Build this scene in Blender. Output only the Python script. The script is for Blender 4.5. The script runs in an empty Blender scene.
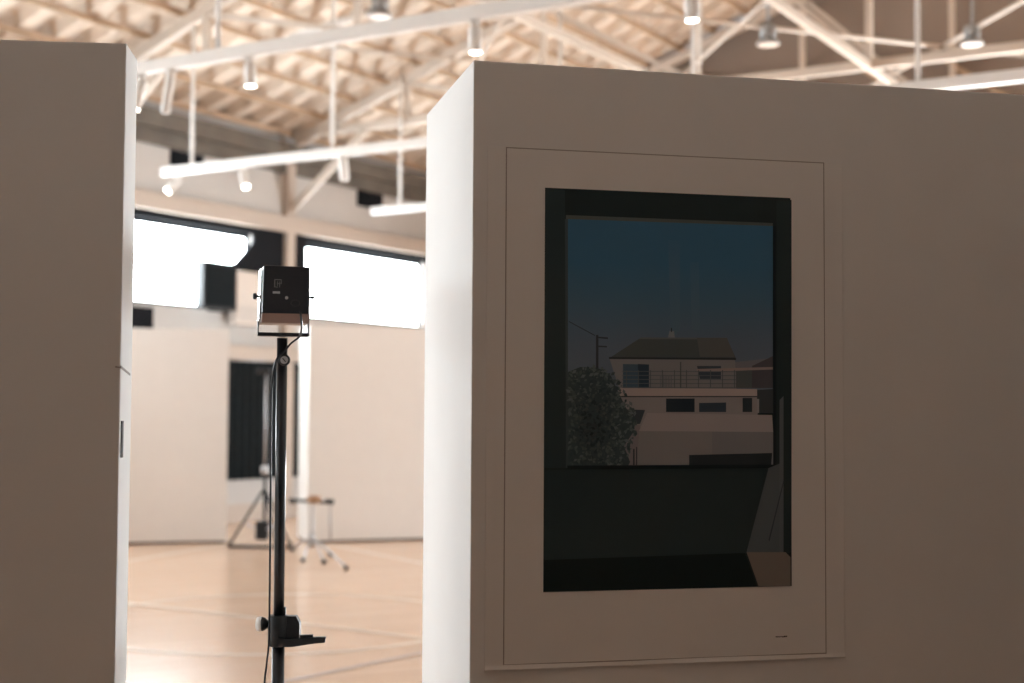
import bpy, bmesh, math, random
from mathutils import Vector, Matrix

random.seed(7)
S = bpy.context.scene
COL = S.collection
F = 1422.0
H = 1.93
PITCH = math.atan(66.5 / F)
ROLL = 0.0055

# ------------------------------------------------------------------ pixel -> place helpers
def ray(px, py):
    x, y = px - 512, py - 341.5
    u = (x + y * ROLL) / F
    v = -(y - x * ROLL) / F
    return Vector((u, math.cos(PITCH) - math.sin(PITCH) * v, math.sin(PITCH) + math.cos(PITCH) * v))

EYE = Vector((0, 0, H))

def at(px, py, depth):
    r = ray(px, py)
    return EYE + r * (depth / r.y)

def on_floor(px, py):
    r = ray(px, py)
    return EYE + r * (-H / r.z)

def on_plane(px, py, p, n):
    r = ray(px, py)
    return EYE + r * ((p - EYE).dot(n) / r.dot(n))

# ------------------------------------------------------------------ materials
def lin(c):
    return tuple(((x / 255) / 12.92 if x / 255 <= 0.04045 else ((x / 255 + 0.055) / 1.055) ** 2.4) for x in c)

def mat(name, col, rough=0.6, metal=0.0, noise=0.0, scale=8.0, bump=0.0, emit=None, spec=0.5):
    m = bpy.data.materials.new(name)
    m.use_nodes = True
    nt = m.node_tree
    b = nt.nodes['Principled BSDF']
    b.inputs['Roughness'].default_value = rough
    b.inputs['Metallic'].default_value = metal
    b.inputs['Specular IOR Level'].default_value = spec
    c4 = (*col, 1)
    b.inputs['Base Color'].default_value = c4
    if noise or bump:
        tc = nt.nodes.new('ShaderNodeTexCoord')
        nz = nt.nodes.new('ShaderNodeTexNoise')
        nz.inputs['Scale'].default_value = scale
        nz.inputs['Detail'].default_value = 4
        nt.links.new(tc.outputs['Object'], nz.inputs['Vector'])
        if noise:
            rp = nt.nodes.new('ShaderNodeValToRGB')
            rp.color_ramp.elements[0].position = 0.3
            rp.color_ramp.elements[1].position = 0.7
            rp.color_ramp.elements[0].color = (*[x * (1 - noise) for x in col], 1)
            rp.color_ramp.elements[1].color = (*[min(1, x * (1 + noise)) for x in col], 1)
            nt.links.new(nz.outputs['Fac'], rp.inputs['Fac'])
            nt.links.new(rp.outputs['Color'], b.inputs['Base Color'])
        if bump:
            bp = nt.nodes.new('ShaderNodeBump')
            bp.inputs['Strength'].default_value = bump
            bp.inputs['Distance'].default_value = 0.01
            nt.links.new(nz.outputs['Fac'], bp.inputs['Height'])
            nt.links.new(bp.outputs['Normal'], b.inputs['Normal'])
    if emit:
        b.inputs['Emission Color'].default_value = (*emit[0], 1)
        b.inputs['Emission Strength'].default_value = emit[1]
    return m

WIN_L = 28.5
M = {}
M['panel'] = mat('partition_paint', (0.86, 0.855, 0.85), 0.75, noise=0.015, scale=3, bump=0.05)
M['bay'] = mat('shade_wall_felt', (0.48, 0.45, 0.43), 0.9, noise=0.05)  # for the unseen rear wall added to shade the foreground
M['shade_dark'] = mat('shade_wall_dark_felt', (0.16, 0.155, 0.15), 0.9, noise=0.05)  # darker felt for the unseen shading wall on the left
M['panel_cloth'] = mat('partition_cloth', (0.775, 0.755, 0.735), 0.85, noise=0.012, scale=5)
M['paper'] = mat('art_paper', (0.87, 0.86, 0.85), 0.7, noise=0.01, scale=6, bump=0.1)
M['groove'] = mat('paper_groove', (0.40, 0.37, 0.35), 0.9)
M['ink'] = mat('ink', (0.03, 0.02, 0.02), 0.7)
M['wall'] = mat('gym_wall_paint', (0.53, 0.505, 0.485), 0.8, noise=0.03, scale=1.5)
M['endwall'] = mat('end_wall_board', (0.25, 0.195, 0.16), 0.85, noise=0.06, scale=0.8)
M['ledge'] = mat('ledge_paint', (0.52, 0.44, 0.38), 0.7, noise=0.02)
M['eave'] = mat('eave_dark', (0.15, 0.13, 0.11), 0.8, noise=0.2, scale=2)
M['frame'] = mat('window_frame_dark', (0.010, 0.011, 0.014), 0.8, spec=0.15)
M['pane'] = mat('daylight_pane', (0.9, 0.95, 1.0), 0.4, emit=((0.87, 0.96, 1.0), WIN_L))
M['fill_pane'] = mat('fill_light_pane', (0.9, 0.95, 1.0), 0.4, emit=((0.90, 0.97, 1.0), 38.0))  # glow of the added, unseen fill window
M['black'] = mat('black_plastic', (0.014, 0.015, 0.017), 0.5, noise=0.1, scale=60, spec=0.35)
M['black_gloss'] = mat('black_steel_tube', (0.012, 0.013, 0.016), 0.28, metal=0.2)
M['cabinet'] = mat('speaker_cabinet', (0.012, 0.014, 0.019), 0.42, noise=0.08, scale=40)
M['floor_tint'] = mat('floor_reflection_tint', (0.30, 0.22, 0.20), 0.35, metal=0.8)  # floor's reflection on the speaker's lower bevel, put into the colour
M['mark_mid'] = mat('grey_lettering', (0.16, 0.16, 0.16), 0.6)
M['mark'] = mat('white_lettering', (0.42, 0.42, 0.42), 0.6)
M['mark_dim'] = mat('faint_lettering', (0.07, 0.065, 0.06), 0.6)
M['chrome'] = mat('chrome', (0.75, 0.75, 0.76), 0.22, metal=1.0)
M['steel'] = mat('grey_steel', (0.42, 0.42, 0.43), 0.4, metal=0.7)
M['truss'] = mat('truss_paint', (0.54, 0.465, 0.40), 0.6, noise=0.04, scale=2)
M['purlin'] = mat('purlin_brown', (0.46, 0.33, 0.23), 0.7, noise=0.15, scale=3)
M['white'] = mat('white_metal', (0.74, 0.72, 0.70), 0.45, noise=0.02)
M['lamp'] = mat('spot_lamp', (1, 0.95, 0.85), 0.4, emit=((1.0, 0.94, 0.82), 14.0))
M['curtain'] = mat('black_curtain', (0.012, 0.015, 0.017), 0.85, noise=0.2, scale=14, spec=0.1)
M['cream'] = mat('cream_plastic', (0.68, 0.60, 0.54), 0.5, noise=0.02)
M['wood_seat'] = mat('brown_wood', (0.36, 0.21, 0.12), 0.5, noise=0.15, scale=20)
M['line'] = mat('court_line_cream', (0.82, 0.70, 0.58), 0.2)
M['line_grey'] = mat('court_line_grey', (0.52, 0.44, 0.41), 0.2)
M['rubber'] = mat('rubber', (0.02, 0.02, 0.02), 0.8)
M['greylamp'] = mat('lamp_housing_grey', (0.30, 0.30, 0.30), 0.5, metal=0.3)

# roof deck: wood tone with slight board variation
M['deck'] = mat('roof_deck_wood', (0.63, 0.53, 0.44), 0.8, noise=0.10, scale=1.3)

def floor_mat():
    m = bpy.data.materials.new('sports_floor_wood')
    m.use_nodes = True
    nt = m.node_tree
    b = nt.nodes['Principled BSDF']
    tc = nt.nodes.new('ShaderNodeTexCoord')
    mp = nt.nodes.new('ShaderNodeMapping')
    mp.inputs['Rotation'].default_value[2] = math.radians(31.0 + 90)
    br = nt.nodes.new('ShaderNodeTexBrick')
    br.inputs['Color1'].default_value = (0.72, 0.52, 0.385, 1)
    br.inputs['Color2'].default_value = (0.66, 0.465, 0.34, 1)
    br.inputs['Mortar'].default_value = (0.42, 0.26, 0.16, 1)
    br.inputs['Scale'].default_value = 1.0
    br.inputs['Brick Width'].default_value = 1.8
    br.inputs['Row Height'].default_value = 0.09
    br.inputs['Mortar Size'].default_value = 0.0015
    nz = nt.nodes.new('ShaderNodeTexNoise')
    nz.inputs['Scale'].default_value = 1.1
    mx = nt.nodes.new('ShaderNodeMix')
    mx.data_type = 'RGBA'
    mx.blend_type = 'MULTIPLY'
    rp = nt.nodes.new('ShaderNodeValToRGB')
    rp.color_ramp.elements[0].color = (0.9, 0.88, 0.86, 1)
    rp.color_ramp.elements[1].color = (1, 1, 1, 1)
    nt.links.new(tc.outputs['Object'], mp.inputs['Vector'])
    nt.links.new(mp.outputs['Vector'], br.inputs['Vector'])
    nt.links.new(tc.outputs['Object'], nz.inputs['Vector'])
    nt.links.new(nz.outputs['Fac'], rp.inputs['Fac'])
    mx.inputs['Factor'].default_value = 1.0
    nt.links.new(br.outputs['Color'], mx.inputs['A'])
    nt.links.new(rp.outputs['Color'], mx.inputs['B'])
    nt.links.new(mx.outputs['Result'], b.inputs['Base Color'])
    b.inputs['Roughness'].default_value = 0.20
    b.inputs['Specular IOR Level'].default_value = 0.5
    return m
M['floor'] = floor_mat()

def print_mat():
    m = bpy.data.materials.new('photo_print')
    m.use_nodes = True
    nt = m.node_tree
    b = nt.nodes['Principled BSDF']
    a = nt.nodes.new('ShaderNodeVertexColor')
    a.layer_name = 'print_colour'
    nt.links.new(a.outputs['Color'], b.inputs['Base Color'])
    b.inputs['Roughness'].default_value = 0.45
    b.inputs['Specular IOR Level'].default_value = 0.06
    return m
M['print'] = print_mat()

# ------------------------------------------------------------------ mesh building
class MB:
    def __init__(self):
        self.bm = bmesh.new()
        self.mats = []
        self.mi = 0
    def use(self, m):
        if m not in self.mats:
            self.mats.append(m)
        self.mi = self.mats.index(m)
        return self
    def _f(self, fs, smooth=False):
        for f in fs:
            f.material_index = self.mi
            f.smooth = smooth
    def box(self, lo, hi, bevel=0.0, mtx=None):
        lo, hi = Vector(lo), Vector(hi)
        vs = []
        for z in (lo.z, hi.z):
            for x, y in ((lo.x, lo.y), (hi.x, lo.y), (hi.x, hi.y), (lo.x, hi.y)):
                v = Vector((x, y, z))
                vs.append(self.bm.verts.new(mtx @ v if mtx else v))
        idx = [(3, 2, 1, 0), (4, 5, 6, 7), (0, 1, 5, 4), (1, 2, 6, 5), (2, 3, 7, 6), (3, 0, 4, 7)]
        fs = [self.bm.faces.new([vs[i] for i in q]) for q in idx]
        self._f(fs)
        if bevel:
            es = list({e for f in fs for e in f.edges})
            r = bmesh.ops.bevel(self.bm, geom=es, offset=bevel, segments=2, profile=0.6, affect='EDGES')
            self._f(r['faces'])
        return self
    def bar(self, a, b, w, h, up=(0, 0, 1)):
        """rectangular bar from a to b, width w sideways, height h along up"""
        a, b = Vector(a), Vector(b)
        d = (b - a)
        L = d.length
        d.normalize()
        up = Vector(up)
        side = d.cross(up)
        if side.length < 1e-4:
            side = d.cross(Vector((0, 1, 0)))
        side.normalize()
        u2 = side.cross(d).normalized()
        m = Matrix((d, side, u2)).transposed().to_4x4()
        m.translation = a
        return self.box((0, -w / 2, -h / 2), (L, w / 2, h / 2), mtx=m)
    def tube(self, pts, r, seg=12, caps=True):
        pts = [Vector(p) for p in pts]
        rs = r if isinstance(r, (list, tuple)) else [r] * len(pts)
        rings = []
        prev = None
        for i, p in enumerate(pts):
            d = (pts[min(i + 1, len(pts) - 1)] - pts[max(i - 1, 0)]).normalized()
            if prev is None:
                ref = Vector((0, 0, 1)) if abs(d.z) < 0.9 else Vector((1, 0, 0))
                sx = d.cross(ref).normalized()
            else:
                sx = (prev - d * prev.dot(d)).normalized()
            prev = sx
            sy = d.cross(sx)
            rings.append([self.bm.verts.new(p + (sx * math.cos(2 * math.pi * k / seg) + sy * math.sin(2 * math.pi * k / seg)) * rs[i]) for k in range(seg)])
        fs = []
        for i in range(len(rings) - 1):
            for k in range(seg):
                fs.append(self.bm.faces.new((rings[i][k], rings[i][(k + 1) % seg], rings[i + 1][(k + 1) % seg], rings[i + 1][k])))
        self._f(fs, True)
        if caps:
            self._f([self.bm.faces.new(rings[0][::-1]), self.bm.faces.new(rings[-1])])
        return self
    def lathe(self, prof, axis_o, axis_d, seg=20):
        o, d = Vector(axis_o), Vector(axis_d).normalized()
        return self.tube([o + d * t for t, r in prof], [max(r, 1e-4) for t, r in prof], seg)
    def prism(self, poly, a, b):
        """poly: list of points in 3D, extruded by vector b-a"""
        off = Vector(b) - Vector(a)
        v0 = [self.bm.verts.new(Vector(p)) for p in poly]
        v1 = [self.bm.verts.new(Vector(p) + off) for p in poly]
        n = len(poly)
        fs = [self.bm.faces.new(v0[::-1]), self.bm.faces.new(v1)]
        for i in range(n):
            fs.append(self.bm.faces.new((v0[i], v0[(i + 1) % n], v1[(i + 1) % n], v1[i])))
        self._f(fs)
        return self
    def face(self, pts, smooth=False):
        f = self.bm.faces.new([self.bm.verts.new(Vector(p)) for p in pts])
        self._f([f], smooth)
        return f
    def build(self, name, m=None, parent=None, recalc=True):
        if recalc:
            bmesh.ops.recalc_face_normals(self.bm, faces=self.bm.faces)
        me = bpy.data.meshes.new(name)
        self.bm.to_mesh(me)
        self.bm.free()
        for mm in ([m] if m else self.mats):
            me.materials.append(M[mm] if isinstance(mm, str) else mm)
        o = bpy.data.objects.new(name, me)
        COL.objects.link(o)
        if parent:
            o.parent = parent
        return o

def tag(o, label=None, cat=None, group=None, kind=None):
    if label: o['label'] = label
    if cat: o['category'] = cat
    if group: o['group'] = group
    if kind: o['kind'] = kind
    return o

def empty(name, loc=(0, 0, 0), mtx=None, label=None, cat=None, group=None, kind=None):
    o = bpy.data.objects.new(name, None)
    o.empty_display_size = 0.2
    COL.objects.link(o)
    if mtx is not None:
        o.matrix_world = mtx
    else:
        o.location = loc
    return tag(o, label, cat, group, kind)

def frame(origin, xdir):
    x = Vector((xdir[0], xdir[1], 0)).normalized()
    y = Vector((-x.y, x.x, 0))
    m = Matrix((x, y, Vector((0, 0, 1)))).transposed().to_4x4()
    m.translation = Vector(origin)
    return m

# ------------------------------------------------------------------ gym frame: x = u away from the window wall, y = s along it
D2 = Vector((0.857, -0.515, 0)).normalized()
D1 = Vector((-D2.y, D2.x, 0))
P0 = Vector((-4.5, 24.0, 0))
GYM = frame(P0, D2)
GI = GYM.inverted()
def G(u, s, z=0): return GYM @ Vector((u, s, z))
def W1(px, py):
    """window-wall coordinates (s, z) seen at a pixel"""
    p = GI @ on_plane(px, py, P0, D2)
    return p.y, p.z

U1, S0, S1 = 26.0, -29.0, 6.0
EAVE, RISE = 6.7, 0.36
RIDGE = 13.0
def roof(u): return EAVE + RISE * (u if u < RIDGE else U1 - u)

# floor
b = MB(); b.box((-0.3, S0 - 0.3, -0.1), (U1 + 0.3, S1 + 0.3, 0.0))
fl = b.build('floor', 'floor'); fl.matrix_world = GYM
tag(fl, 'glossy pale wood sports hall floor with cream court lines', 'floor', kind='structure')

def strip(pts, w, z=0.0008, closed=False):
    bm = MB()
    n = len(pts)
    L, R = [], []
    for i, p in enumerate(pts):
        a = pts[(i - 1) % n] if (closed or i > 0) else pts[i]
        c = pts[(i + 1) % n] if (closed or i < n - 1) else pts[i]
        d = (c - a); d.z = 0; d.normalize()
        s = Vector((-d.y, d.x, 0)) * (w / 2)
        L.append(bm.bm.verts.new((p.x + s.x, p.y + s.y, z)))
        R.append(bm.bm.verts.new((p.x - s.x, p.y - s.y, z)))
    for i in range(n if closed else n - 1):
        j = (i + 1) % n
        bm.bm.faces.new((L[i], R[i], R[j], L[j]))
    return bm

def circle(cx, cy, r, n=96):
    return [Vector((cx + r * math.cos(2 * math.pi * k / n), cy + r * math.sin(2 * math.pi * k / n), 0)) for k in range(n)]

def child_keep(o, parent):
    o.parent = parent
    o.matrix_parent_inverse = parent.matrix_world.inverted()

def court(bm, m, z=None):
    o = bm.build('court_line', m)
    child_keep(o, fl)
    return o

# ------------------------------------------------------------------ window wall (left)
HW1 = (W1(140, 219)[1] + W1(410, 259)[1]) / 2 + 0.03
HW0 = (W1(140, 305)[1] + W1(410, 327)[1]) / 2 + 0.015
SC = W1(285.5, 230)[0]
TR = [SC - 4.8 * k for k in range(6)] + [S1 - 0.35]
# solid parts of the wall around one long window strip
b = MB()
b.box((-0.3, S0, 0), (0, S1, HW0))
b.box((-0.3, S0, HW1), (0, S1, EAVE))
WA, WB, WC = W1(251.5, 250)[0], W1(305, 270)[0], W1(423, 290)[0]
WS = [(WA - 3.9, WA), (WB, WC)]
k = 1
while WA - 4.8 * k - 3.7 > S0:
    WS.append((WA - 4.8 * k - 3.7, WA - 4.8 * k)); k += 1
WS.sort()
e = S0
for a, c in WS:
    b.box((-0.3, e, HW0), (0, a, HW1)); e = c
b.box((-0.3, e, HW0), (0, S1, HW1))
w = b.build('wall_left', 'wall'); w.matrix_world = GYM
tag(w, 'pale grey hall wall behind the far partitions with a high strip of windows', 'wall', kind='structure')
for i, (a, c) in enumerate(WS):
    t = empty('window_%d' % (i + 1), mtx=GYM @ Matrix.Translation((-0.12, (a + c) / 2, HW0)),
              label='bright blown-out high window %s' % ('right of the pinkish wall column' if i == len(WS) - 1 else 'left of the pinkish wall column' if i == len(WS) - 2 else 'in the strip along the long wall'), cat='window', kind='structure')
    L = (c - a) / 2
    hh = HW1 - HW0
    f = MB()
    f.box((-0.06, -L, 0), (0.06, L, 0.05)); f.box((-0.06, -L, hh - 0.09), (0.06, L, hh))
    f.box((-0.06, -L, 0), (0.06, -L + 0.05, hh)); f.box((-0.06, L - 0.05, 0), (0.06, L, hh))
    f.build('window_frame', 'frame', t)
    n = 2
    for q in range(n):
        p = MB(); p.box((-0.012, -L + 0.05 + q * (2 * L - 0.1) / n + 0.008, 0.05), (0.012, -L + 0.05 + (q + 1) * (2 * L - 0.1) / n - 0.008, hh - 0.09))
        p.build('window_pane', 'pane', t)
# dark blackout panel between the two visible windows + dark lintel
b = MB()
b.prism([(0.004, q[0], q[1]) for q in [W1(*pp_) for pp_ in ((252, 226), (251.5, 243), (234, 263), (207, 268), (207, 311), (304, 318), (304, 232))]], (0, 0, 0), (0.05, 0, 0))  # hidden lower-left part added to keep pane light off the air conditioner
o = b.build('blackout_screen', 'frame'); o.matrix_world = GYM
tag(o, 'dark blackout panel on wall between the two bright high windows', 'panel')
b = MB(); b.box((0, S0 + 0.01, HW1 - 0.02), (0.06, S1 - 0.01, HW1 + 0.10))
o = b.build('trim_1', 'frame'); o.matrix_world = GYM
tag(o, 'dark lintel strip above the high windows', 'trim', kind='structure')
b = MB(); b.box((0, S0 + 0.01, HW1 + 0.10), (0.16, S1 - 0.01, HW1 + 0.38), bevel=0.015)
o = b.build('trim_2', 'ledge'); o.matrix_world = GYM
tag(o, 'pinkish beige ledge beam running above the high windows', 'trim', kind='structure')
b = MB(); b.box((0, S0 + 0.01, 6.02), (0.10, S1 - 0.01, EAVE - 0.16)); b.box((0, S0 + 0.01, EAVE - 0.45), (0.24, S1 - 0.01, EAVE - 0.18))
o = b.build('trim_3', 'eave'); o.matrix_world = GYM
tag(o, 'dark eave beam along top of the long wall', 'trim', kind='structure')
# columns
for i, s in enumerate(TR):
    b = MB(); b.box((0, s - 0.11, 0), (0.14, s + 0.11, EAVE - 0.5), bevel=0.01)
    o = b.build('trim_%d' % (4 + i), 'ledge'); o.matrix_world = GYM
    tag(o, 'pinkish wall column on the window wall', 'column', kind='structure')

# dark square vents on the upper wall
def wall_rect(x0, y0, x1, y1):
    a = W1(x0, y0); c = W1(x1, y1)
    a2 = W1(x0, y1); c2 = W1(x1, y0)
    return a[0], c[0], (a2[1] + c[1]) / 2, (a[1] + c2[1]) / 2
for (x0, y0, x1, y1, lb) in ((170, 153, 202, 168, 'dark square vent on the upper wall behind the lower light track'),
                             (357, 192, 381, 208, 'dark square vent on the upper wall above the right bright window')):
    s0, s1, z0, z1 = wall_rect(x0, y0, x1, y1)
    t = empty('wall_vent', mtx=GYM @ Matrix.Translation((0, (s0 + s1) / 2, z0)), label=lb, cat='vent', group='vents on the upper wall')
    L = (s1 - s0) / 2; hh = z1 - z0
    f = MB(); f.box((0, -L, 0), (0.04, -L + 0.03, hh)); f.box((0, L - 0.03, 0), (0.04, L, hh)); f.box((0, -L, 0), (0.04, L, 0.03)); f.box((0, -L, hh - 0.03), (0.04, L, hh))
    f.build('vent_frame', 'frame', t)
    f = MB()
    f.box((0, -L + 0.03, 0.03), (0.01, L - 0.03, hh - 0.03))
    n = 5
    for q in range(n):
        z = 0.04 + q * (hh - 0.08) / n
        f.box((0.012, -L + 0.03, z), (0.03, L - 0.03, z + 0.02))
    f.build('louvre', 'frame', t)

# vent low left (dark square beneath the window)
s0, s1, z0, z1 = wall_rect(128, 307, 152, 328)
t = empty('wall_grille', mtx=GYM @ Matrix.Translation((0, (s0 + s1) / 2, z0)), label='dark grille on the wall under the left bright window', cat='grille')
L = (s1 - s0) / 2; hh = z1 - z0
f = MB(); f.box((0, -L, 0), (0.03, L, hh), bevel=0.008); f.build('grille_frame', 'frame', t)
f = MB()
for q in range(6): f.box((0.03, -L + 0.04, 0.05 + q * (hh - 0.1) / 6), (0.045, L - 0.04, 0.05 + q * (hh - 0.1) / 6 + 0.02))
f.build('louvre', 'frame', t)

# black wall loudspeaker hanging in front of left window, cream air conditioner beside it
def on_front(px, py, u):
    p = GI @ on_plane(px, py, P0 + D2 * u, D2); return p.y, p.z
a = on_front(204, 260, 0.30); c = on_front(237, 311, 0.30)
t = empty('hanging_loudspeaker', mtx=GYM @ Matrix.Translation((0.215, (a[0] + c[0]) / 2, c[1])), label='black box loudspeaker mounted on wall in front of the left bright window', cat='speaker')
L = (c[0] - a[0]) / 2; hh = a[1] - c[1]
f = MB(); f.box((-0.08, -L, 0), (0.075, L, hh), bevel=0.012); f.build('cabinet', 'black', t)
f = MB(); f.box((0.075, -L + 0.05, 0.05), (0.085, L - 0.05, hh - 0.05), bevel=0.005); f.build('grille', 'curtain', t)
for zz_ in (hh * 0.25, hh * 0.75):
    f = MB(); f.bar((-0.160, 0, zz_), (-0.07, 0, zz_), 0.06, 0.06); f.build('wall_bracket', 'frame', t)
a = on_front(237, 270, 0.25); c = on_front(261, 326, 0.25)
t = empty('air_conditioner', mtx=GYM @ Matrix.Translation((0, (a[0] + c[0]) / 2, c[1])), label='cream box air conditioner on wall beside the black wall loudspeaker', cat='air conditioner')
L = (c[0] - a[0]) / 2 - 0.01; hh = a[1] - c[1]
f = MB(); f.box((0.06, -L, 0), (0.25, L, hh), bevel=0.03); f.build('housing', 'cream', t)
f = MB()
for q in range(5): f.box((0.25, -L + 0.06, 0.08 + q * 0.05), (0.262, L - 0.06, 0.10 + q * 0.05))
f.build('air_louvre', 'wall', t)

# rail and black curtain between the far partitions
s0, s1, z0, z1 = wall_rect(222, 362, 300, 478)
t = empty('blackout_curtain', mtx=GYM @ Matrix.Translation((0.1, (s0 + s1) / 2, z0)), label='black curtain hanging on the far wall in the gap between two partitions', cat='curtain')
L = (s1 - s0) / 2 + 0.15; hh = z1 - z0
f = MB(); N = 70
top = []
for q in range(N):
    y = -L + 2 * L * q / (N - 1); x = 0.03 * math.sin(q * 1.15)
    top.append((x, y))
pv = [(f.bm.verts.new((x, y, 0)), f.bm.verts.new((x, y, hh))) for x, y in top]
pv2 = [(f.bm.verts.new((x - 0.012, y, 0)), f.bm.verts.new((x - 0.012, y, hh))) for x, y in top]
for q in range(N - 1):
    f.bm.faces.new((pv[q][0], pv[q + 1][0], pv[q + 1][1], pv[q][1]))
    f.bm.faces.new((pv2[q][0], pv2[q][1], pv2[q + 1][1], pv2[q + 1][0]))
f.build('curtain_cloth', 'curtain', t)
f = MB(); f.tube([(0, -L, hh + 0.01), (0, L, hh + 0.01)], 0.02, 10); f.build('curtain_rod', 'steel', t)
s0, s1, z0, z1 = wall_rect(222, 348, 300, 361)
b = MB(); b.box((0, s0 - 1.5, z0), (0.22, s1 + 1.5, z1), bevel=0.01)
o = b.build('trim_20', 'ledge'); o.matrix_world = GYM; tag(o, 'pinkish beige rail above the black curtain', 'trim', kind='structure')
b = MB(); b.box((0, S0 + 0.1, 0), (0.03, S1 - 0.1, 0.30))
o = b.build('baseboard_left', 'ledge'); o.matrix_world = GYM; tag(o, 'brown baseboard at foot of the window wall', 'baseboard', kind='structure')

# ------------------------------------------------------------------ end wall, other walls
def gable(name, s0, s1, m, label):
    b = MB()
    poly = [(-0.3, s0, 0), (U1 + 0.3, s0, 0), (U1 + 0.3, s0, EAVE), (RIDGE, s0, roof(RIDGE)), (-0.3, s0, EAVE)]
    b.prism(poly, (0, s0, 0), (0, s1, 0))
    o = b.build(name, m); o.matrix_world = GYM
    return tag(o, label, 'wall', kind='structure')
gable('wall_back', S1, S1 + 0.3, 'endwall', 'beige gable end wall behind the roof trusses')
t = empty('window_30', mtx=GYM @ Matrix.Translation((14.2, S1 - 0.02, 0.3)), label='unseen glowing window added in the end wall to brighten the far partitions', cat='window', kind='structure')  # added fill light, hidden from view; brightens far partitions and the gap
f = MB()
for x in (-4.5, -1.5, 1.5, 4.5): f.box((x - 0.04, -0.04, 0), (x + 0.04, 0.02, 2.9))
f.box((-4.5, -0.04, 0), (4.5, 0.02, 0.08)); f.box((-4.5, -0.04, 2.82), (4.5, 0.02, 2.9)); f.build('window_frame', 'frame', t)
for x in (-3, 0, 3):
    p = MB(); p.box((x - 1.45, -0.02, 0.09), (x + 1.45, 0.0, 2.81)); p.build('window_pane', 'fill_pane', t)
gable('wall_front', S0 - 0.3, S0, 'wall', 'gable end wall of the hall')
b = MB(); b.box((U1, S0, 0), (U1 + 0.3, S1, EAVE))
o = b.build('wall_right', 'wall'); o.matrix_world = GYM; tag(o, 'long hall wall opposite the window wall', 'wall', kind='structure')

# ------------------------------------------------------------------ roof: folded deck + purlins
b = MB()
PITCHD, DEP = 0.62, 0.16
prof = []
s = S0 - 0.1
while s < S1 + 0.2:
    prof += [(s, 0.0), (s + 0.20, 0.0), (s + 0.29, DEP), (s + 0.53, DEP)]
    s += PITCHD
for (ua, ub) in ((-0.4, RIDGE), (RIDGE, U1 + 0.4)):
    va = [b.bm.verts.new((ua, q, (EAVE + RISE * ua if ua < RIDGE else roof(ua)) + z)) for q, z in prof]
    vb = [b.bm.verts.new((ub, q, (roof(ub) if ub < U1 else EAVE - RISE * 0.4) + z)) for q, z in prof]
    for i in range(len(prof) - 1):
        b.bm.faces.new((va[i], va[i + 1], vb[i + 1], vb[i]))
ceil = b.build('ceiling', 'deck', recalc=False); ceil.matrix_world = GYM
tag(ceil, 'underside of the folded wood-toned roof deck', 'ceiling', kind='structure')
# a plain outer skin above the folded deck
b = MB()
for (ua, ub) in ((-0.4, RIDGE), (RIDGE, U1 + 0.4)):
    za = EAVE + RISE * ua if ua < RIDGE else roof(ua)
    zb = roof(ub) if ub < U1 else EAVE - RISE * 0.4
    poly = [(ua, S0 - 0.3, za + 0.2), (ub, S0 - 0.3, zb + 0.2), (ub, S0 - 0.3, zb + 0.26), (ua, S0 - 0.3, za + 0.26)]
    b.prism(poly, (0, 0, 0), (0, S1 - S0 + 0.6, 0))
o = b.build('roof_skin', 'deck', ceil)
for k in range(1, 22):
    u = 0.15 + (k - 1) * 0.66
    if u > RIDGE: break
    b = MB(); b.bar((u, S0 + 0.01, roof(u) - 0.06), (u, S1 - 0.01, roof(u) - 0.05), 0.06, 0.09)
    b.build('purlin', 'purlin', ceil)
for k in range(1, 11):
    u = U1 - 0.15 - (k - 1) * 1.3
    if u < RIDGE: break
    b = MB(); b.bar((u, S0 + 0.01, roof(u) - 0.06), (u, S1 - 0.01, roof(u) - 0.06), 0.07, 0.11)
    b.build('purlin', 'purlin', ceil)

# ------------------------------------------------------------------ steel trusses
BC = 6.70
def truss(s, label):
    t = empty('roof_truss', mtx=GYM @ Matrix.Translation((0, s, 0)), label=label, cat='truss', kind='structure')
    f = MB(); f.bar((0.1, 0, BC), (U1 - 0.1, 0, BC), 0.10, 0.13); f.build('bottom_chord', 'truss', t)
    for (ua, ub) in ((0.25, RIDGE), (RIDGE, U1 - 0.25)):
        f = MB(); f.bar((ua, 0, roof(ua) - 0.24), (ub, 0, roof(ub) - 0.24), 0.12, 0.16, (0, 0, 1)); f.build('top_chord', 'truss', t)
    n = 10
    us = [2.6 * k for k in range(1, 10)]
    for i, u in enumerate(us):
        f = MB(); f.bar((u, 0, BC + 0.08), (u, 0, roof(u) - 0.33), 0.09, 0.09); f.build('web_post', 'truss', t)
    for i in range(9):
        a, c = 2.6 * i, 2.6 * (i + 1)
        if i == 0: continue
        if i < 5: p, q = (c, 0, BC + 0.05), (a, 0, roof(a) - 0.3)
        else: p, q = (a, 0, BC + 0.05), (c, 0, roof(c) - 0.3)
        f = MB(); f.bar(p, q, 0.07, 0.07); f.build('web_brace', 'truss', t)
    f = MB(); f.bar((0.12, 0, 5.35), (1.75, 0, BC - 0.06), 0.11, 0.11); f.build('knee_brace', 'truss', t)
    return t
for s, lb in zip(TR, ['steel roof truss over the pinkish wall column', 'steel roof truss nearest above the left partition'] + ['steel roof truss further along the hall'] * 4 + ['steel roof truss against the beige end wall']):
    truss(s, lb)
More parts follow.
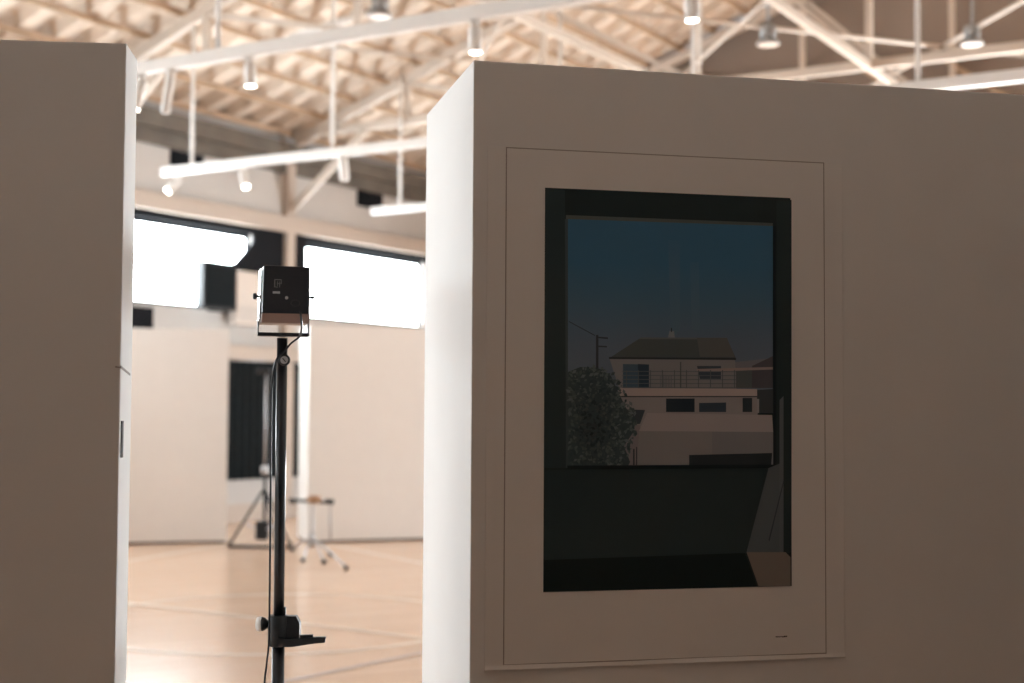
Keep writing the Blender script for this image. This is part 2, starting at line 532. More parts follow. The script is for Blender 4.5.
# longitudinal struts and wind bracing at bottom chord level
for i, (u, z) in enumerate(((7.5, BC - 0.02), (10.4, BC - 0.02))):
    b = MB(); b.bar((u, TR[1] - 4.8, z), (u, S1 - 0.02, z), 0.08, 0.10)
    o = b.build('trim_%d' % (30 + i), 'truss'); o.matrix_world = GYM; tag(o, 'long horizontal strut tying the roof trusses together', 'beam', kind='structure')
ii = 40
for sa, sb in ((TR[1], TR[0]), (TR[0], TR[6])):
    for ua in (3.6, 7.5, 11.4):
        for flip in (0, 1):
            u0, u1 = (ua, ua + 3.9) if not flip else (ua + 3.9, ua)
            b = MB(); b.tube([(u0, sa, BC + 0.13), (u1, sb, BC + 0.13)], 0.028, 8)
            o = b.build('trim_%d' % ii, 'truss'); o.matrix_world = GYM; ii += 1
            tag(o, 'thin diagonal wind brace rod between roof trusses', 'brace', kind='structure')
# brown lattice girder along the end wall
SE = S1 - 0.12
for i, u in enumerate((4.6, 6.0, 7.4, 8.8, 10.2, 11.6)):
    b = MB(); b.bar((u, SE, 7.85), (u + 1.15, SE, 7.0), 0.08, 0.08)
    o = b.build('trim_%d' % (60 + i), 'purlin'); o.matrix_world = GYM; tag(o, 'brown lattice brace on the girder at the end wall', 'brace', kind='structure')
b = MB(); b.bar((3.6, SE, 7.9), (20, SE, 7.9), 0.10, 0.14)
o = b.build('trim_70', 'purlin'); o.matrix_world = GYM; tag(o, 'brown girder bar across the end wall', 'beam', kind='structure')
b = MB(); b.bar((0.5, SE, 6.95), (20, SE, 6.95), 0.10, 0.12)
o = b.build('trim_71', 'purlin'); o.matrix_world = GYM; tag(o, 'lower brown girder bar across the end wall', 'beam', kind='structure')

# ------------------------------------------------------------------ suspended light tracks with spotlights
TD = Vector((1, -0.61, 0)).normalized()
ZT = 5.22
def on_height(px, py, z):
    r = ray(px, py); return EYE + r * ((z - H) / r.z)
def roof_z(p):
    g = GI @ p; return roof(g.x)
def dist_on(p, px, py=60):
    """distance along a track starting at p to where it crosses image column px"""
    r = ray(px, py)
    k = r.x / r.y
    return (k * p.y - p.x) / (TD.x - k * TD.y)

def track(px, py, length, label, rods, z=ZT, w=0.09, h=0.12):
    p = on_height(px, py, z)
    t = empty('light_track', mtx=frame(p, TD), label=label, cat='light track', group='suspended light tracks')
    f = MB(); f.box((0, -w / 2, -h / 2), (length, w / 2, h / 2), bevel=0.008); f.build('rail', 'white', t)
    for rp in rods:
        d = dist_on(p, rp, 100)
        q = p + TD * d
        f = MB(); f.tube([(d, 0, h / 2 - 0.01), (d, 0, roof_z(q) - q.z - 0.12)], 0.026, 8); f.build('hanging_rod', 'white', t)
    return p, t
pA, tA = track(162, 172, 17.0, 'long white light track hung across the hall, lower end over left window', (193, 333, 693, 918))
pC, tC = track(133, 70, 12.0, 'white light track nearest the roof, running above the left partition edge', (217, 560, 800))
pB, tB = track(372, 211, 9.0, 'short visible end of white light track beside right partition edge', (401, 560, 700))

def spot(p, px, tilt, az, label, L=0.26, r=0.055, drop=0.10, lit=True):
    d = dist_on(p, px, 0)
    q = p + TD * d - Vector((0, 0, 0.061))
    t = empty('track_spotlight', loc=q, label=label, cat='spotlight', group='white cylinder spotlights on the tracks')
    f = MB(); f.box((-0.05, -0.025, -0.03), (0.05, 0.025, 0.0), bevel=0.005); f.tube([(0, 0, -0.02), (0, 0, -drop)], 0.014, 8); f.build('mount_arm', 'white', t)
    dirv = Vector((math.sin(tilt) * math.cos(az), math.sin(tilt) * math.sin(az), -math.cos(tilt)))
    o = Vector((0, 0, -drop)) - dirv * 0.05
    f = MB(); f.lathe([(0, r * 0.7), (0.01, r * 0.95), (0.03, r), (L, r), (L + 0.001, r * 0.86)], o, dirv, 18); f.build('housing', 'white', t)
    f = MB(); f.lathe([(L - 0.02, r * 0.84), (L + 0.006, r * 0.84)], o, dirv, 18)
    f.build('lamp_lens', 'lamp' if lit else 'white', t)
    return t
spot(pA, 180, 0.75, math.radians(215), 'spotlight at the left end of the long track, lens towards us', 0.24)
spot(pA, 246, 0.55, math.radians(-60), 'spotlight tilted right on the long track over the left window')
spot(pA, 345, 0.08, 0, 'white spotlight hanging straight down on long track left of partition', 0.30, 0.06, 0.06, lit=False)
spot(pC, 251, 0.05, 0, 'grey spotlight pointing down on upper track above the long track', 0.22)
spot(pC, 475, 0.05, 0, 'lit spotlight pointing down just above the right partition corner', 0.22)
spot(pC, 691, 0.05, 0, 'lit spotlight at the top of picture above the artwork', 0.22)
spot(pC, 143, 0.25, math.radians(200), 'small lit spotlight beside the left partition edge', 0.30)
spot(pC, 172, 0.12, math.radians(200), 'slim white unlit spotlight hanging from upper track start', 0.42, 0.045, 0.05, lit=False)

# high-bay lamps
def highbay(px, py, Z, label, k=0.6):
    p = at(px, py, Z)
    t = empty('high_bay_lamp', loc=p, label=label, cat='lamp', group='grey high bay lamps under the trusses')
    sc = lambda pr: [(a * k, r * k) for a, r in pr]
    f = MB(); f.lathe(sc([(0, 0.13), (0.02, 0.17), (0.24, 0.17), (0.26, 0.12)]), (0, 0, 0.09 * k), (0, 0, 1), 20); f.build('ballast_can', 'greylamp', t)
    f = MB(); f.lathe(sc([(0, 0.24), (0.02, 0.25), (0.09, 0.20), (0.15, 0.13)]), (0, 0, -0.06 * k), (0, 0, 1), 24); f.build('reflector', 'greylamp', t)
    f = MB(); f.lathe(sc([(0, 0.21), (0.012, 0.21)]), (0, 0, -0.068 * k), (0, 0, 1), 24); f.build('diffuser', 'cream', t)
    f = MB(); f.tube([(0, 0, 0.34 * k), (0, 0, max(0.4, roof_z(p) - p.z - 0.1))], 0.018, 8); f.build('stem', 'greylamp', t)
    return t, p
hb, hp = highbay(380, 14, 19.0, 'grey lamp hanging between the upper track and roof trusses', 0.7)
f = MB(); f.tube([Vector((-0.1, 0, 0.06)), at(345, 20, 19.2) - hp, at(290, 38, 19.4) - hp], 0.055, 10); f.build('support_arm', 'white', hb)
highbay(768, 42, 17.5, 'grey lamp hanging over the middle of the right partition')
highbay(972, 42, 18.0, 'grey lamp hanging by the beige end wall, farthest right')

# ------------------------------------------------------------------ exhibition partitions
T = 0.236
XD = Vector((1, T, 0)).normalized()
def partition(origin, length, depth, height, label, xdir=XD, m='panel'):
    t = empty('exhibition_partition', mtx=frame(origin, xdir), label=label, cat='partition')
    f = MB(); f.box((0, 0, 0.03), (length, depth, height), bevel=0.004); f.build('board', m, t)
    f = MB(); f.box((0.02, 0.02, 0), (length - 0.02, depth - 0.02, 0.03)); f.build('plinth', 'ink', t)
    return t
ZN = 4.1
pr = at(471.5, 380, ZN); pr.z = 0
HN = at(473, 60, ZN).z
DN = 0.80
R_M = frame(pr, XD)
right_part = partition(pr, 4.2, DN, HN, 'big white partition carrying the dark framed-window artwork')
# left partition: thinner, turned a little less, ends at the gap
nrm = Vector((-XD.y, XD.x, 0))
ZL = 3.93
XL = Vector((1, 0.10, 0)).normalized()
DL = 0.19
pl = at(120.5, 370, ZL); pl.z = 0
LL = 3.2
left_part = partition(pl - XL * LL, LL, DL, HN, 'white partition at left edge, plain, beside the gap', XL)
# seam, slot and little hook on its end face
def left_end(z0, z1, d0, d1, name, m, prot=0.002):
    f = MB(); f.box((LL - 0.002, d0, z0), (LL + prot, d1, z1)); return f.build(name, m, left_part)
zs = at(121, 369, ZL).z
f = MB(); f.bar((LL + 0.0005, 0.0, zs + 0.006), (LL + 0.0005, DL * 0.8, zs - 0.012), 0.003, 0.006); f.build('seam', 'groove', left_part)
f = MB(); f.bar((LL - 0.014, -0.0005, zs + 0.006), (LL, -0.0005, zs + 0.004), 0.003, 0.004); f.build('seam', 'groove', left_part)
z1, z0 = at(119, 421, ZL).z, at(119, 458, ZL).z
left_end(z0, z1, 0.022, 0.050, 'latch_slot', 'ink', 0.003)

# far partitions
ZF = 20.3
p = on_floor(226, 543); 
hf = at(226, 330, p.y).z
ln = 2.6
partition(p - XD * ln, ln, 0.6, hf, 'far beige partition left of the black stand pole', XD, 'panel_cloth')
X2 = Vector((1, 0.33, 0)).normalized()
p2 = on_floor(307, 543)
hf2 = at(307, 325, p2.y).z
partition(p2, 3.4, 0.8, hf2, 'far pale partition with bright left end, right of the stand pole', X2, 'panel_cloth')

# unseen walls added around the camera to keep the near partitions dim
def shade_wall(name, lo, hi, label, m='bay'):
    b = MB(); b.box(lo, hi, bevel=0.004); o = b.build(name, m); tag(o, label, 'wall', kind='structure')
BH = 3.0
shade_wall('wall_shade_rear', (-2.9, -1.9, 0), (3.3, -1.7, BH), 'unseen grey wall added behind the camera to dim the near partitions')
shade_wall('wall_shade_left', (-2.9, -1.7, 0), (-2.7, 3.3, 3.7), 'unseen grey wall added left of the camera to dim the near partitions', 'shade_dark')
shade_wall('wall_shade_right', (3.1, -1.7, 0), (3.3, 4.7, 3.7), 'unseen dark wall added right of the camera to dim the near partitions', 'curtain')

# ------------------------------------------------------------------ artwork on the right partition
PI_ = R_M.inverted()
def P2(px, py, y=0.0):
    q = PI_ @ on_plane(px, py, pr - nrm * 0.0075, nrm)
    return q.x, q.z
def quad(x0, y0, x1, y1, x2, y2, x3, y3):
    return [P2(x0, y0), P2(x1, y1), P2(x2, y2), P2(x3, y3)]
ox0 = (P2(487, 147)[0] + P2(485, 667)[0]) / 2; ox1 = (P2(845, 163)[0] + P2(843, 657)[0]) / 2
oz1 = (P2(487, 147)[1] + P2(845, 163)[1]) / 2; oz0 = (P2(485, 670)[1] + P2(842, 658.5)[1]) / 2
ix0 = (P2(508, 147)[0] + P2(503.7, 664)[0]) / 2; ix1 = (P2(825, 163)[0] + P2(824.4, 653.5)[0]) / 2
iz1 = oz1 - 0.002; iz0 = (P2(503.7, 664)[1] + P2(824.4, 653.5)[1]) / 2
fx0 = (P2(546, 188)[0] + P2(543, 592)[0]) / 2; fx1 = (P2(791, 198)[0] + P2(791, 586)[0]) / 2
fz1 = (P2(546, 188)[1] + P2(791, 198)[1]) / 2; fz0 = (P2(543, 592)[1] + P2(791, 586)[1]) / 2
art = empty('artwork_print', mtx=R_M @ Matrix.Translation((0, 0, 0)), label='large pale paper print with dark photo of a house seen through window', cat='artwork')
# carrier sheet: gently curled along its sides and foot
f = MB()
eo = [0, 0.002, 0.004, 0.006, 0.0085, 0.011, 0.014, 0.018, 0.024, 0.032, 0.045]
def spread_(a, c):
    mid = [a + 0.045 + (c - a - 0.09) * k / 30 for k in range(1, 30)]
    return [a + q for q in eo] + mid + [c - q for q in eo[::-1]]
gx, gz = spread_(ox0, ox1), spread_(oz0, oz1)
NX, NZ = len(gx) - 1, len(gz) - 1
gv = []
for i in range(NX + 1):
    row = []
    for j in range(NZ + 1):
        x = gx[i]
        z = gz[j]
        ex = min(x - ox0, ox1 - x); ez = z - oz0
        lift = 0.0025
        lift += 0.0035 * math.exp(-(ex / 0.016) ** 2) * (0.6 + 0.4 * math.sin(z * 5))
        lift += 0.006 * math.exp(-(ez / 0.0095) ** 2) * (0.75 + 0.25 * math.sin(x * 9 + 1))
        row.append(f.bm.verts.new((x, -lift, z)))
    gv.append(row)
for i in range(NX):
    for j in range(NZ):
        q = f.bm.faces.new((gv[i][j], gv[i + 1][j], gv[i + 1][j + 1], gv[i][j + 1])); q.smooth = True
carrier = f.build('carrier_sheet', 'paper', art, recalc=False)
md = carrier.modifiers.new('thick', 'SOLIDIFY'); md.thickness = 0.0015; md.offset = 1
# inner sheet with fine dark edge
f = MB(); f.box((ix0 - 0.0035, -0.0046, iz0 - 0.0035), (ix1 + 0.0035, -0.001, iz1 + 0.003)); f.build('sheet_edge_line', 'groove', art)
f = MB(); f.box((ix0, -0.0052, iz0), (ix1, -0.001, iz1)); f.build('inner_sheet', 'paper', art)

wl = lin((108, 92, 82))
def pc(c):
    l = lin(c)
    return tuple(min(1.0, max(0.002, 0.86 * l[i] / wl[i])) for i in range(3))
f = MB()
cl = f.bm.loops.layers.float_color.new('print_colour')
yl = [-0.0066]
def flat(pts, cols):
    """one printed shape: (x, z) points on the sheet with its ink colour(s)"""
    q = f.bm.faces.new([f.bm.verts.new((x, yl[0], z)) for x, z in pts])
    for i, lp in enumerate(q.loops):
        c = cols[i] if isinstance(cols[0], (tuple, list)) else cols
        lp[cl] = (*pc(c), 1)
    return q
def layer(): yl[0] -= 0.00003
def pp(pts, cols):
    layer(); flat([P2(x, y) for x, y in pts], cols)
# print base (dark reveal of the window, with body thickness)
flat([(fx0, fz0), (fx1, fz0), (fx1, fz1), (fx0, fz1)], (19, 20, 18))
pp([(546, 189), (565, 190), (567, 468), (544, 468)], (24, 25, 23))
pp([(545, 470), (790, 468), (790, 553), (742, 553), (544, 560)], (23, 24, 22))
pp([(544, 560), (745, 553), (757, 586), (544, 591)], (13, 14, 12))
# light reveal strips of the opening
pp([(566, 215), (773, 223), (773, 227), (566, 219)], (44, 40, 35))
pp([(565, 219), (568, 219), (569, 468), (566, 468)], (34, 34, 32))
# sky
layer()
ys = [(219, 226, (31, 45, 54)), (262, 266, (32, 46, 55)), (300, 303, (38, 47, 53)), (345, 346, (49, 49, 52)), (400, 400, (55, 52, 52))]
for (ya, yb, c1), (yc, yd, c2) in zip(ys, ys[1:]):
    flat([P2(568, ya), P2(568, yc), P2(773, yd), P2(773, yb)], [c1, c2, c2, c1])
# pale soft reflections in the pane
pp([(668, 240), (680, 240), (680, 330), (671, 340)], [(33, 46, 55), (33, 46, 55), (45, 50, 53), (45, 50, 53)])
pp([(690, 262), (699, 262), (700, 330), (692, 330)], [(34, 47, 55), (34, 47, 55), (46, 50, 53), (46, 50, 53)])
# wires and pole
pp([(569, 321), (595, 335), (595, 336), (569, 322)], (30, 29, 29))
pp([(596, 335), (598.5, 335), (598.5, 380), (596, 380)], (30, 28, 28))
pp([(596, 336.5), (608, 337.5), (608, 339), (596, 338)], (28, 27, 27))
pp([(597, 345.5), (607, 346), (607, 347.5), (597, 347)], (30, 29, 29))
# far hills/houses right
pp([(735, 362), (773, 358), (773, 372), (735, 376)], (60, 53, 51))
pp([(752, 366), (773, 356), (773, 388), (752, 388)], (43, 36, 35))
# upper storey wall
pp([(609, 357), (735, 358), (737, 392), (620, 391)], (68, 59, 55))
# roof
pp([(611, 357), (641, 337.5), (727, 338), (736, 358.5)], (40, 38, 35))
pp([(641, 337.3), (727, 337.6), (728, 339.5), (639, 339)], (52, 47, 44))
pp([(697, 337.8), (727, 338), (735, 357), (700, 357)], (49, 43, 39))
pp([(609, 357), (736, 358), (736, 360), (609, 359)], (26, 25, 24))
pp([(668, 337.5), (669.5, 331), (674, 331), (675, 337.6)], (66, 60, 58))
pp([(671, 328), (672, 328), (672, 332), (671, 332)], (26, 25, 24))
# balcony window and openings
pp([(623, 364), (649, 364.5), (649, 388), (623, 388)], (36, 40, 43))
pp([(638, 364), (649, 364.5), (649, 388), (638, 388)], (25, 28, 31))
pp([(697, 366), (721, 366), (721, 379), (700, 379)], (33, 33, 34))
pp([(736, 371), (752, 370), (752, 388), (736, 388)], (45, 42, 39))
# awning strip
pp([(697, 369), (773, 367), (773, 369.5), (697, 372)], (80, 62, 55))
# balcony railing
for k in range(5):
    y = 371 + k * 4
    pp([(622, y), (736, y + 0.3), (736, y + 1.0), (622, y + 0.7)], (50, 46, 44))
for k in range(10):
    x = 626 + k * 12
    pp([(x, 370), (x + 0.9, 370), (x + 0.9, 388), (x, 388)], (46, 43, 41))
for cx in range(8):
    x = 660 + cx * 1.6
    pp([(x, 376), (x + 0.6, 376), (x + 0.6, 388), (x, 388)], (52, 48, 46))
pp([(680, 362), (681.2, 362), (681.2, 388), (680, 388)], (42, 40, 38))
# balcony slab and lower storey
pp([(619, 388), (757, 389), (758, 396), (617, 396)], (92, 74, 66))
pp([(617, 396), (758, 396), (758, 397.2), (617, 397.2)], (33, 30, 29))
pp([(617, 397.2), (758, 397.2), (757, 436), (617, 436)], (76, 64, 59))
pp([(666, 398.5), (694.5, 398.5), (694.5, 412), (666, 412)], (20, 21, 22))
pp([(699, 403), (726, 402.5), (726, 412), (699, 412)], (28, 29, 31))
pp([(742.5, 398), (752, 398), (752, 412), (742.5, 412)], (24, 24, 24))
pp([(757, 390), (773, 389), (773, 413), (757, 413)], (34, 31, 29))
pp([(757, 399), (759, 399), (759, 413), (757, 413)], (80, 69, 64))
pp([(617, 409), (645, 410), (640, 424), (617, 424)], (33, 32, 31))
pp([(617, 424), (640, 425), (640, 466), (617, 466)], (68, 56, 52))
# low white building in front
pp([(647, 413), (772, 415), (773, 432), (639, 431)], (84, 70, 64))
pp([(639, 431), (773, 432), (773, 466), (637, 467)], (66, 57, 53))
pp([(639, 431), (712, 431.5), (712, 466), (637, 467)], (70, 60, 55))
pp([(689, 455), (772, 453), (771, 466), (689, 466)], (22, 21, 20))
pp([(633, 449), (634.5, 449), (634.5, 465), (633, 465)], (28, 26, 25))
pp([(636, 447), (637, 447), (637, 465), (636, 465)], (28, 26, 25))
# tree
layer()
tp = [(568, 372), (580, 367), (598, 368), (611, 376), (618, 392), (626, 408), (636, 420), (632, 434), (624, 446), (630, 462), (628, 466), (568, 466)]
flat([P2(x, y) for x, y in tp], (32, 33, 31))
rt = random.Random(5)
n = 0
while n < 900:
    x = rt.uniform(568, 640); y = rt.uniform(360, 466)
    lim = 610 + 30 * math.sin((y - 365) / 101 * 2.6) - 4
    if y < 366 + abs(x - 592) * 0.22 or x > lim: continue
    n += 1
    r = rt.uniform(1.0, 3.4); a = rt.uniform(0, 6.28)
    dark = math.exp(-(((x - 592) / 18) ** 2 + ((y - 425) / 30) ** 2))
    g = rt.choice([(41, 41, 38), (48, 47, 43), (36, 37, 35), (54, 51, 47), (30, 32, 30)])
    g = tuple(v * (1 - 0.42 * dark) for v in g)
    if n % 20 == 0: layer()
    yl[0] -= 0.0000012
    flat([P2(x + r * math.cos(a + k * 1.57) * (1.0 if k % 2 else 0.55), y + r * math.sin(a + k * 1.57) * (1.0 if k % 2 else 0.55)) for k in range(4)], g)
# sill line and the lit floor corner on the right
pp([(567, 465.5), (774, 464.5), (774, 468), (567, 469)], (15, 16, 15))
pp([(773, 226), (775, 226), (775, 467), (773, 467)], (17, 17, 17))
pp([(776, 200), (791, 200), (791, 552), (776, 552)], (22, 23, 21))
pp([(768, 468), (783, 462), (781, 552), (746, 552)], (44, 41, 39))
pp([(779, 400), (783, 396), (783, 552), (779, 552)], (47, 43, 41))
pp([(768, 540), (783, 480), (783.6, 481), (769, 541)], (30, 28, 27))
pp([(746, 552), (785, 552), (790, 557), (790, 586), (758, 586)], (63, 50, 42))
f.mats = ['print']
prt = f.build('photo_print', 'print', art, recalc=False)
# body of the print sheet beneath the ink layers
f = MB(); f.box((fx0 - 0.0005, -0.0064, fz0 - 0.0005), (fx1 + 0.0005, -0.0050, fz1 + 0.0005)); f.build('print_backing', 'ink', art)
# small caption mark at lower right of the sheet
f = MB()
xa, za = P2(776, 637); xb, zb = P2(788, 637.6)
xs = xa
while xs < xb - 0.004:
    wd = random.uniform(0.0035, 0.007)
    f.box((xs, -0.0056, za - random.uniform(0.001, 0.0022)), (min(xs + wd, xb), -0.0051, za + random.uniform(0.0012, 0.0024)))
    xs += wd + 0.0008
f.build('caption_mark', 'ink', art)

# ------------------------------------------------------------------ speaker stand in the gap
ZS = 4.6
ps = at(280.5, 480, ZS)
sx = ps.x
PX = ZS / F     # metres per pixel at the stand
stand = empty('speaker_stand', loc=(sx, ZS, 0), label='black tripod pole stand in the gap between the two near partitions', cat='speaker stand')
def zz(py): return at(281, py, ZS).z
def xx(px, py=480): return at(px, py, ZS).x - sx
f = MB(); f.tube([(0, 0, zz(640)), (0, 0, zz(338))], 0.0175, 20); f.build('upper_pole', 'black_gloss', stand)
f = MB(); f.tube([(0, 0, 0.16), (0, 0, zz(617))], 0.0205, 20); f.build('lower_pole', 'black_gloss', stand)
# height clamp
zc0, zc1 = zz(646), zz(615)
cl_ = MB()
cl_.tube([(0, 0, zc0), (0, 0, zc0 + 0.004), (0, 0, zc1 - 0.004), (0, 0, zc1)], [0.029, 0.034, 0.034, 0.029], 24)
clamp = cl_.build('height_clamp', 'black', stand)
f = MB()
bx0, bx1 = xx(286), xx(302)
f.prism([(bx0, -0.018, zz(640)), (bx1, -0.018, zz(640)), (bx1, -0.018, zz(622)), (bx1 - 0.012, -0.018, zz(615.5)), (bx0, -0.018, zz(615.5))], (0, 0, 0), (0, 0.036, 0))
f.build('clamp_jaw', 'black', clamp)
f = MB(); f.box((xx(285), -0.008, zz(617)), (xx(287.5), 0.008, zz(607)), bevel=0.001); f.build('clamp_tab', 'black', clamp)
f = MB()
lv = [(xx(281), zz(636)), (xx(281), zz(645.5)), (xx(296), zz(645)), (xx(318), zz(641.5)), (xx(328), zz(640.5)), (xx(329), zz(635)), (xx(320), zz(635)), (xx(292), zz(637.5))]
f.prism([(x, -0.038, z) for x, z in lv], (0, 0, 0), (0, 0.018, 0))
f.bar((xx(303), -0.025, zz(634.8)), (xx(316), -0.025, zz(634.2)), 0.012, 0.008)
f.build('clamp_lever', 'black', clamp)
f = MB(); f.tube([(xx(262), 0, zz(625)), (xx(275), 0, zz(625))], 0.009, 12)
f.lathe([(0, 0.024), (0.010, 0.021), (0.022, 0.010)], (xx(263.5), 0, zz(624)), (1, 0, 0), 9)
kn = f.build('clamp_knob', 'black', clamp)
f = MB(); f.lathe([(0, 0.016), (0.004, 0.023), (0.014, 0.0245), (0.018, 0.024)], (xx(258.3), 0, zz(624)), (1, 0, 0), 9); f.build('knob_cap', 'white', kn)
# pin knob near top
f = MB()
zk = zz(360.5)
f.lathe([(0, 0.014), (0.02, 0.0165), (0.026, 0.0185), (0.030, 0.0185), (0.034, 0.0165)], (xx(285), -0.012, zk), (0, -1, 0), 24)
kb = f.build('pin_knob', 'black', stand)
f = MB(); f.lathe([(0, 0.0125), (0.002, 0.0125)], (xx(285), -0.0458, zk), (0, -1, 0), 20); f.build('knob_cap', 'steel', kb)
f = MB(); f.bar((xx(285) - 0.005, -0.0482, zk + 0.006), (xx(285) + 0.005, -0.0482, zk - 0.006), 0.001, 0.003); f.build('slot', 'ink', kb)
# tripod: hub, legs and braces
f = MB(); f.lathe([(0, 0.030), (0.01, 0.036), (0.07, 0.036), (0.08, 0.030)], (0, 0, 0.47), (0, 0, 1), 20); f.build('leg_hub', 'black', stand)
f = MB(); f.lathe([(0, 0.026), (0.01, 0.032), (0.05, 0.032), (0.06, 0.026)], (0, 0, 0.20), (0, 0, 1), 20); f.build('brace_hub', 'black', stand)
for k in range(3):
    a = math.radians(90 + 120 * k)
    c, s_ = math.cos(a), math.sin(a)
    f = MB(); f.tube([(0.035 * c, 0.035 * s_, 0.51), (0.47 * c, 0.47 * s_, 0.03)], 0.012, 12)
    lg = f.build('leg', 'black_gloss', stand)
    f = MB(); f.tube([(0.445 * c, 0.445 * s_, 0.057), (0.475 * c, 0.475 * s_, 0.024), (0.49 * c, 0.49 * s_, 0.0)], [0.015, 0.017, 0.016], 12); f.build('rubber_foot', 'rubber', lg)
    f = MB(); f.bar((0.03 * c, 0.03 * s_, 0.23), (0.26 * c, 0.26 * s_, 0.265), 0.014, 0.006); f.build('brace', 'black', stand)

# ------------------------------------------------------------------ small loudspeaker on the stand
zb = zz(336.5)
spk = empty('small_loudspeaker', loc=(xx(283) + sx, ZS, zb), label='small black loudspeaker in a U bracket on top of the black pole', cat='speaker')
spk.rotation_euler.z = math.radians(14)
def lx(px): return (xx(px - 2.2, 300) - xx(283, 300)) * 0.985
def lz(py): return zz(py) - zb
rz = math.radians(14)
f = MB()
CW0, CW1 = lx(260.5), lx(307.5)
f.prism([(CW0, -0.075, lz(315)), (CW1, -0.075, lz(315)), (CW1, -0.075, lz(268.5)), (CW0 + 0.003, -0.075, lz(268))], (0, 0, 0), (0, 0.15, 0))
cab = f.build('cabinet', 'cabinet', spk)
f = MB(); f.prism([(CW0, -0.074, lz(315)), (CW0, -0.050, lz(324)), (CW0, 0.074, lz(324)), (CW0, 0.074, lz(315))], (0, 0, 0), (CW1 - CW0, 0, 0)); f.build('base_panel', 'floor_tint', spk)  # lower bevel, coloured as if it mirrored the floor
bv = cab.modifiers.new('soft', 'BEVEL'); bv.width = 0.003; bv.segments = 2; bv.limit_method = 'ANGLE'
f = MB(); f.box((CW0 + 0.008, 0.074, lz(318)), (CW1 - 0.008, 0.080, lz(272)), bevel=0.003); f.build('front_grille', 'curtain', spk)
# U bracket: foot plate, two arms
f = MB()
f.box((lx(258), -0.022, lz(336.5)), (lx(308), 0.022, lz(333)))
f.box((lx(257.6), -0.020, lz(336)), (lx(258.6), 0.020, lz(322)))
f.prism([(lx(308.2), -0.020, lz(336)), (lx(309.2), -0.020, lz(336)), (lx(308.8), -0.020, lz(288)), (lx(307.8), -0.020, lz(288))], (0, 0, 0), (0, 0.040, 0))
br_ = f.build('mounting_bracket', 'black_gloss', spk)
f = MB(); f.prism([(lx(258.4), -0.030, lz(326)), (lx(259.4), -0.030, lz(326)), (lx(260.2), -0.055, lz(271)), (lx(259.2), -0.055, lz(271))], (0, 0, 0), (0, 0.085, 0)); f.build('bracket_arm', 'chrome', br_)
for sgn, x0, r in ((-1, lx(259), 0.010), (1, lx(308.2), 0.006)):
    f = MB(); f.lathe([(0, 0.004), (0.008, 0.004), (0.009, r), (0.018, r), (0.020, r * .7)], (x0, 0, lz(297)), (sgn, 0, 0), 16)
    f.build('side_knob', 'black', spk)
f = MB(); f.tube([(0, 0, 0), (0, 0, lz(333))], 0.03, 16)
f.build('pole_socket', 'black', spk)
# marks on its back: stacked upright logo, bar, screw, faint plate
f = MB()
y = -0.0756
def mk(x0, y0, x1, y1): f.box((lx(x0), y - 0.0006, lz(y1)), (lx(x1), y + 0.001, lz(y0)))
for (x0, y0, x1, y1) in ((272, 281.5, 273, 289.5), (272, 281.5, 279.2, 282.3), (274.8, 283.6, 275.5, 288), (277, 283.6, 277.7, 289.5), (272, 288.8, 275.6, 289.5), (278.6, 282.3, 279.3, 286), (274.8, 285.4, 279.3, 286)):
    mk(x0, y0, x1, y1)
f.build('logo_mark', 'mark_mid', spk)
f = MB(); f.box((lx(270.6), y - 0.0006, lz(295.6)), (lx(277.8), y + 0.001, lz(293.4))); f.build('name_bar', 'mark', spk)
f = MB(); f.lathe([(0, 0.0052), (0.0015, 0.0052), (0.002, 0.003)], (lx(284.4), y + 0.001, lz(299.5)), (0, -1, 0), 14); f.build('screw', 'mark', spk)
f = MB()
for k in range(14):
    a = k / 14 * 6.28
    f.box((lx(293.2) + 0.014 * math.cos(a) - 0.0012, y - 0.0004, lz(304.5) + 0.010 * math.sin(a) - 0.0012), (lx(293.2) + 0.014 * math.cos(a) + 0.0012, y + 0.001, lz(304.5) + 0.010 * math.sin(a) + 0.0012))
f.build('round_print', 'mark_dim', spk)
# cable from speaker down along pole
def cpt(px, py, dy): 
    v = at(px, py, ZS + dy); return v
path = [(300.5, 312, -0.08), (301.5, 322, -0.078), (301.5, 330, -0.06), (299, 337, -0.045), (291, 343.5, -0.035), (284.5, 351, -0.03), (279, 356, -0.032), (275.6, 362, -0.028), (273.4, 372, -0.024), (271.6, 390, -0.01), (270.9, 430, -0.005), (270.6, 500, -0.005), (270, 560, -0.01), (269.6, 600, -0.035), (269, 640, -0.045), (266.5, 665, -0.03), (264.5, 684, -0.03), (262.5, 740, -0.03)]
pts = [cpt(*q) for q in path]
pts += [Vector((pts[-1].x - 0.05, pts[-1].y + 0.06, 0.35)), Vector((pts[-1].x - 0.13, pts[-1].y + 0.12, 0.05)), Vector((pts[-1].x - 0.28, pts[-1].y + 0.20, 0.006)), Vector((pts[-1].x - 0.6, pts[-1].y + 0.32, 0.006))]
def smooth(ps, n=6):
    out = []
    for i in range(len(ps) - 1):
        p0, p1, p2, p3 = ps[max(i - 1, 0)], ps[i], ps[i + 1], ps[min(i + 2, len(ps) - 1)]
        for k in range(n):
            t = k / n
            out.append(0.5 * ((2 * p1) + (p2 - p0) * t + (2 * p0 - 5 * p1 + 4 * p2 - p3) * t * t + (3 * p1 - p0 - 3 * p2 + p3) * t ** 3))
    out.append(ps[-1]); return out
f = MB(); f.tube(smooth(pts), 0.0034, 8)
o = f.build('speaker_cable', 'black_gloss')
tag(o, 'thin black cable running down from loudspeaker beside the pole', 'cable')

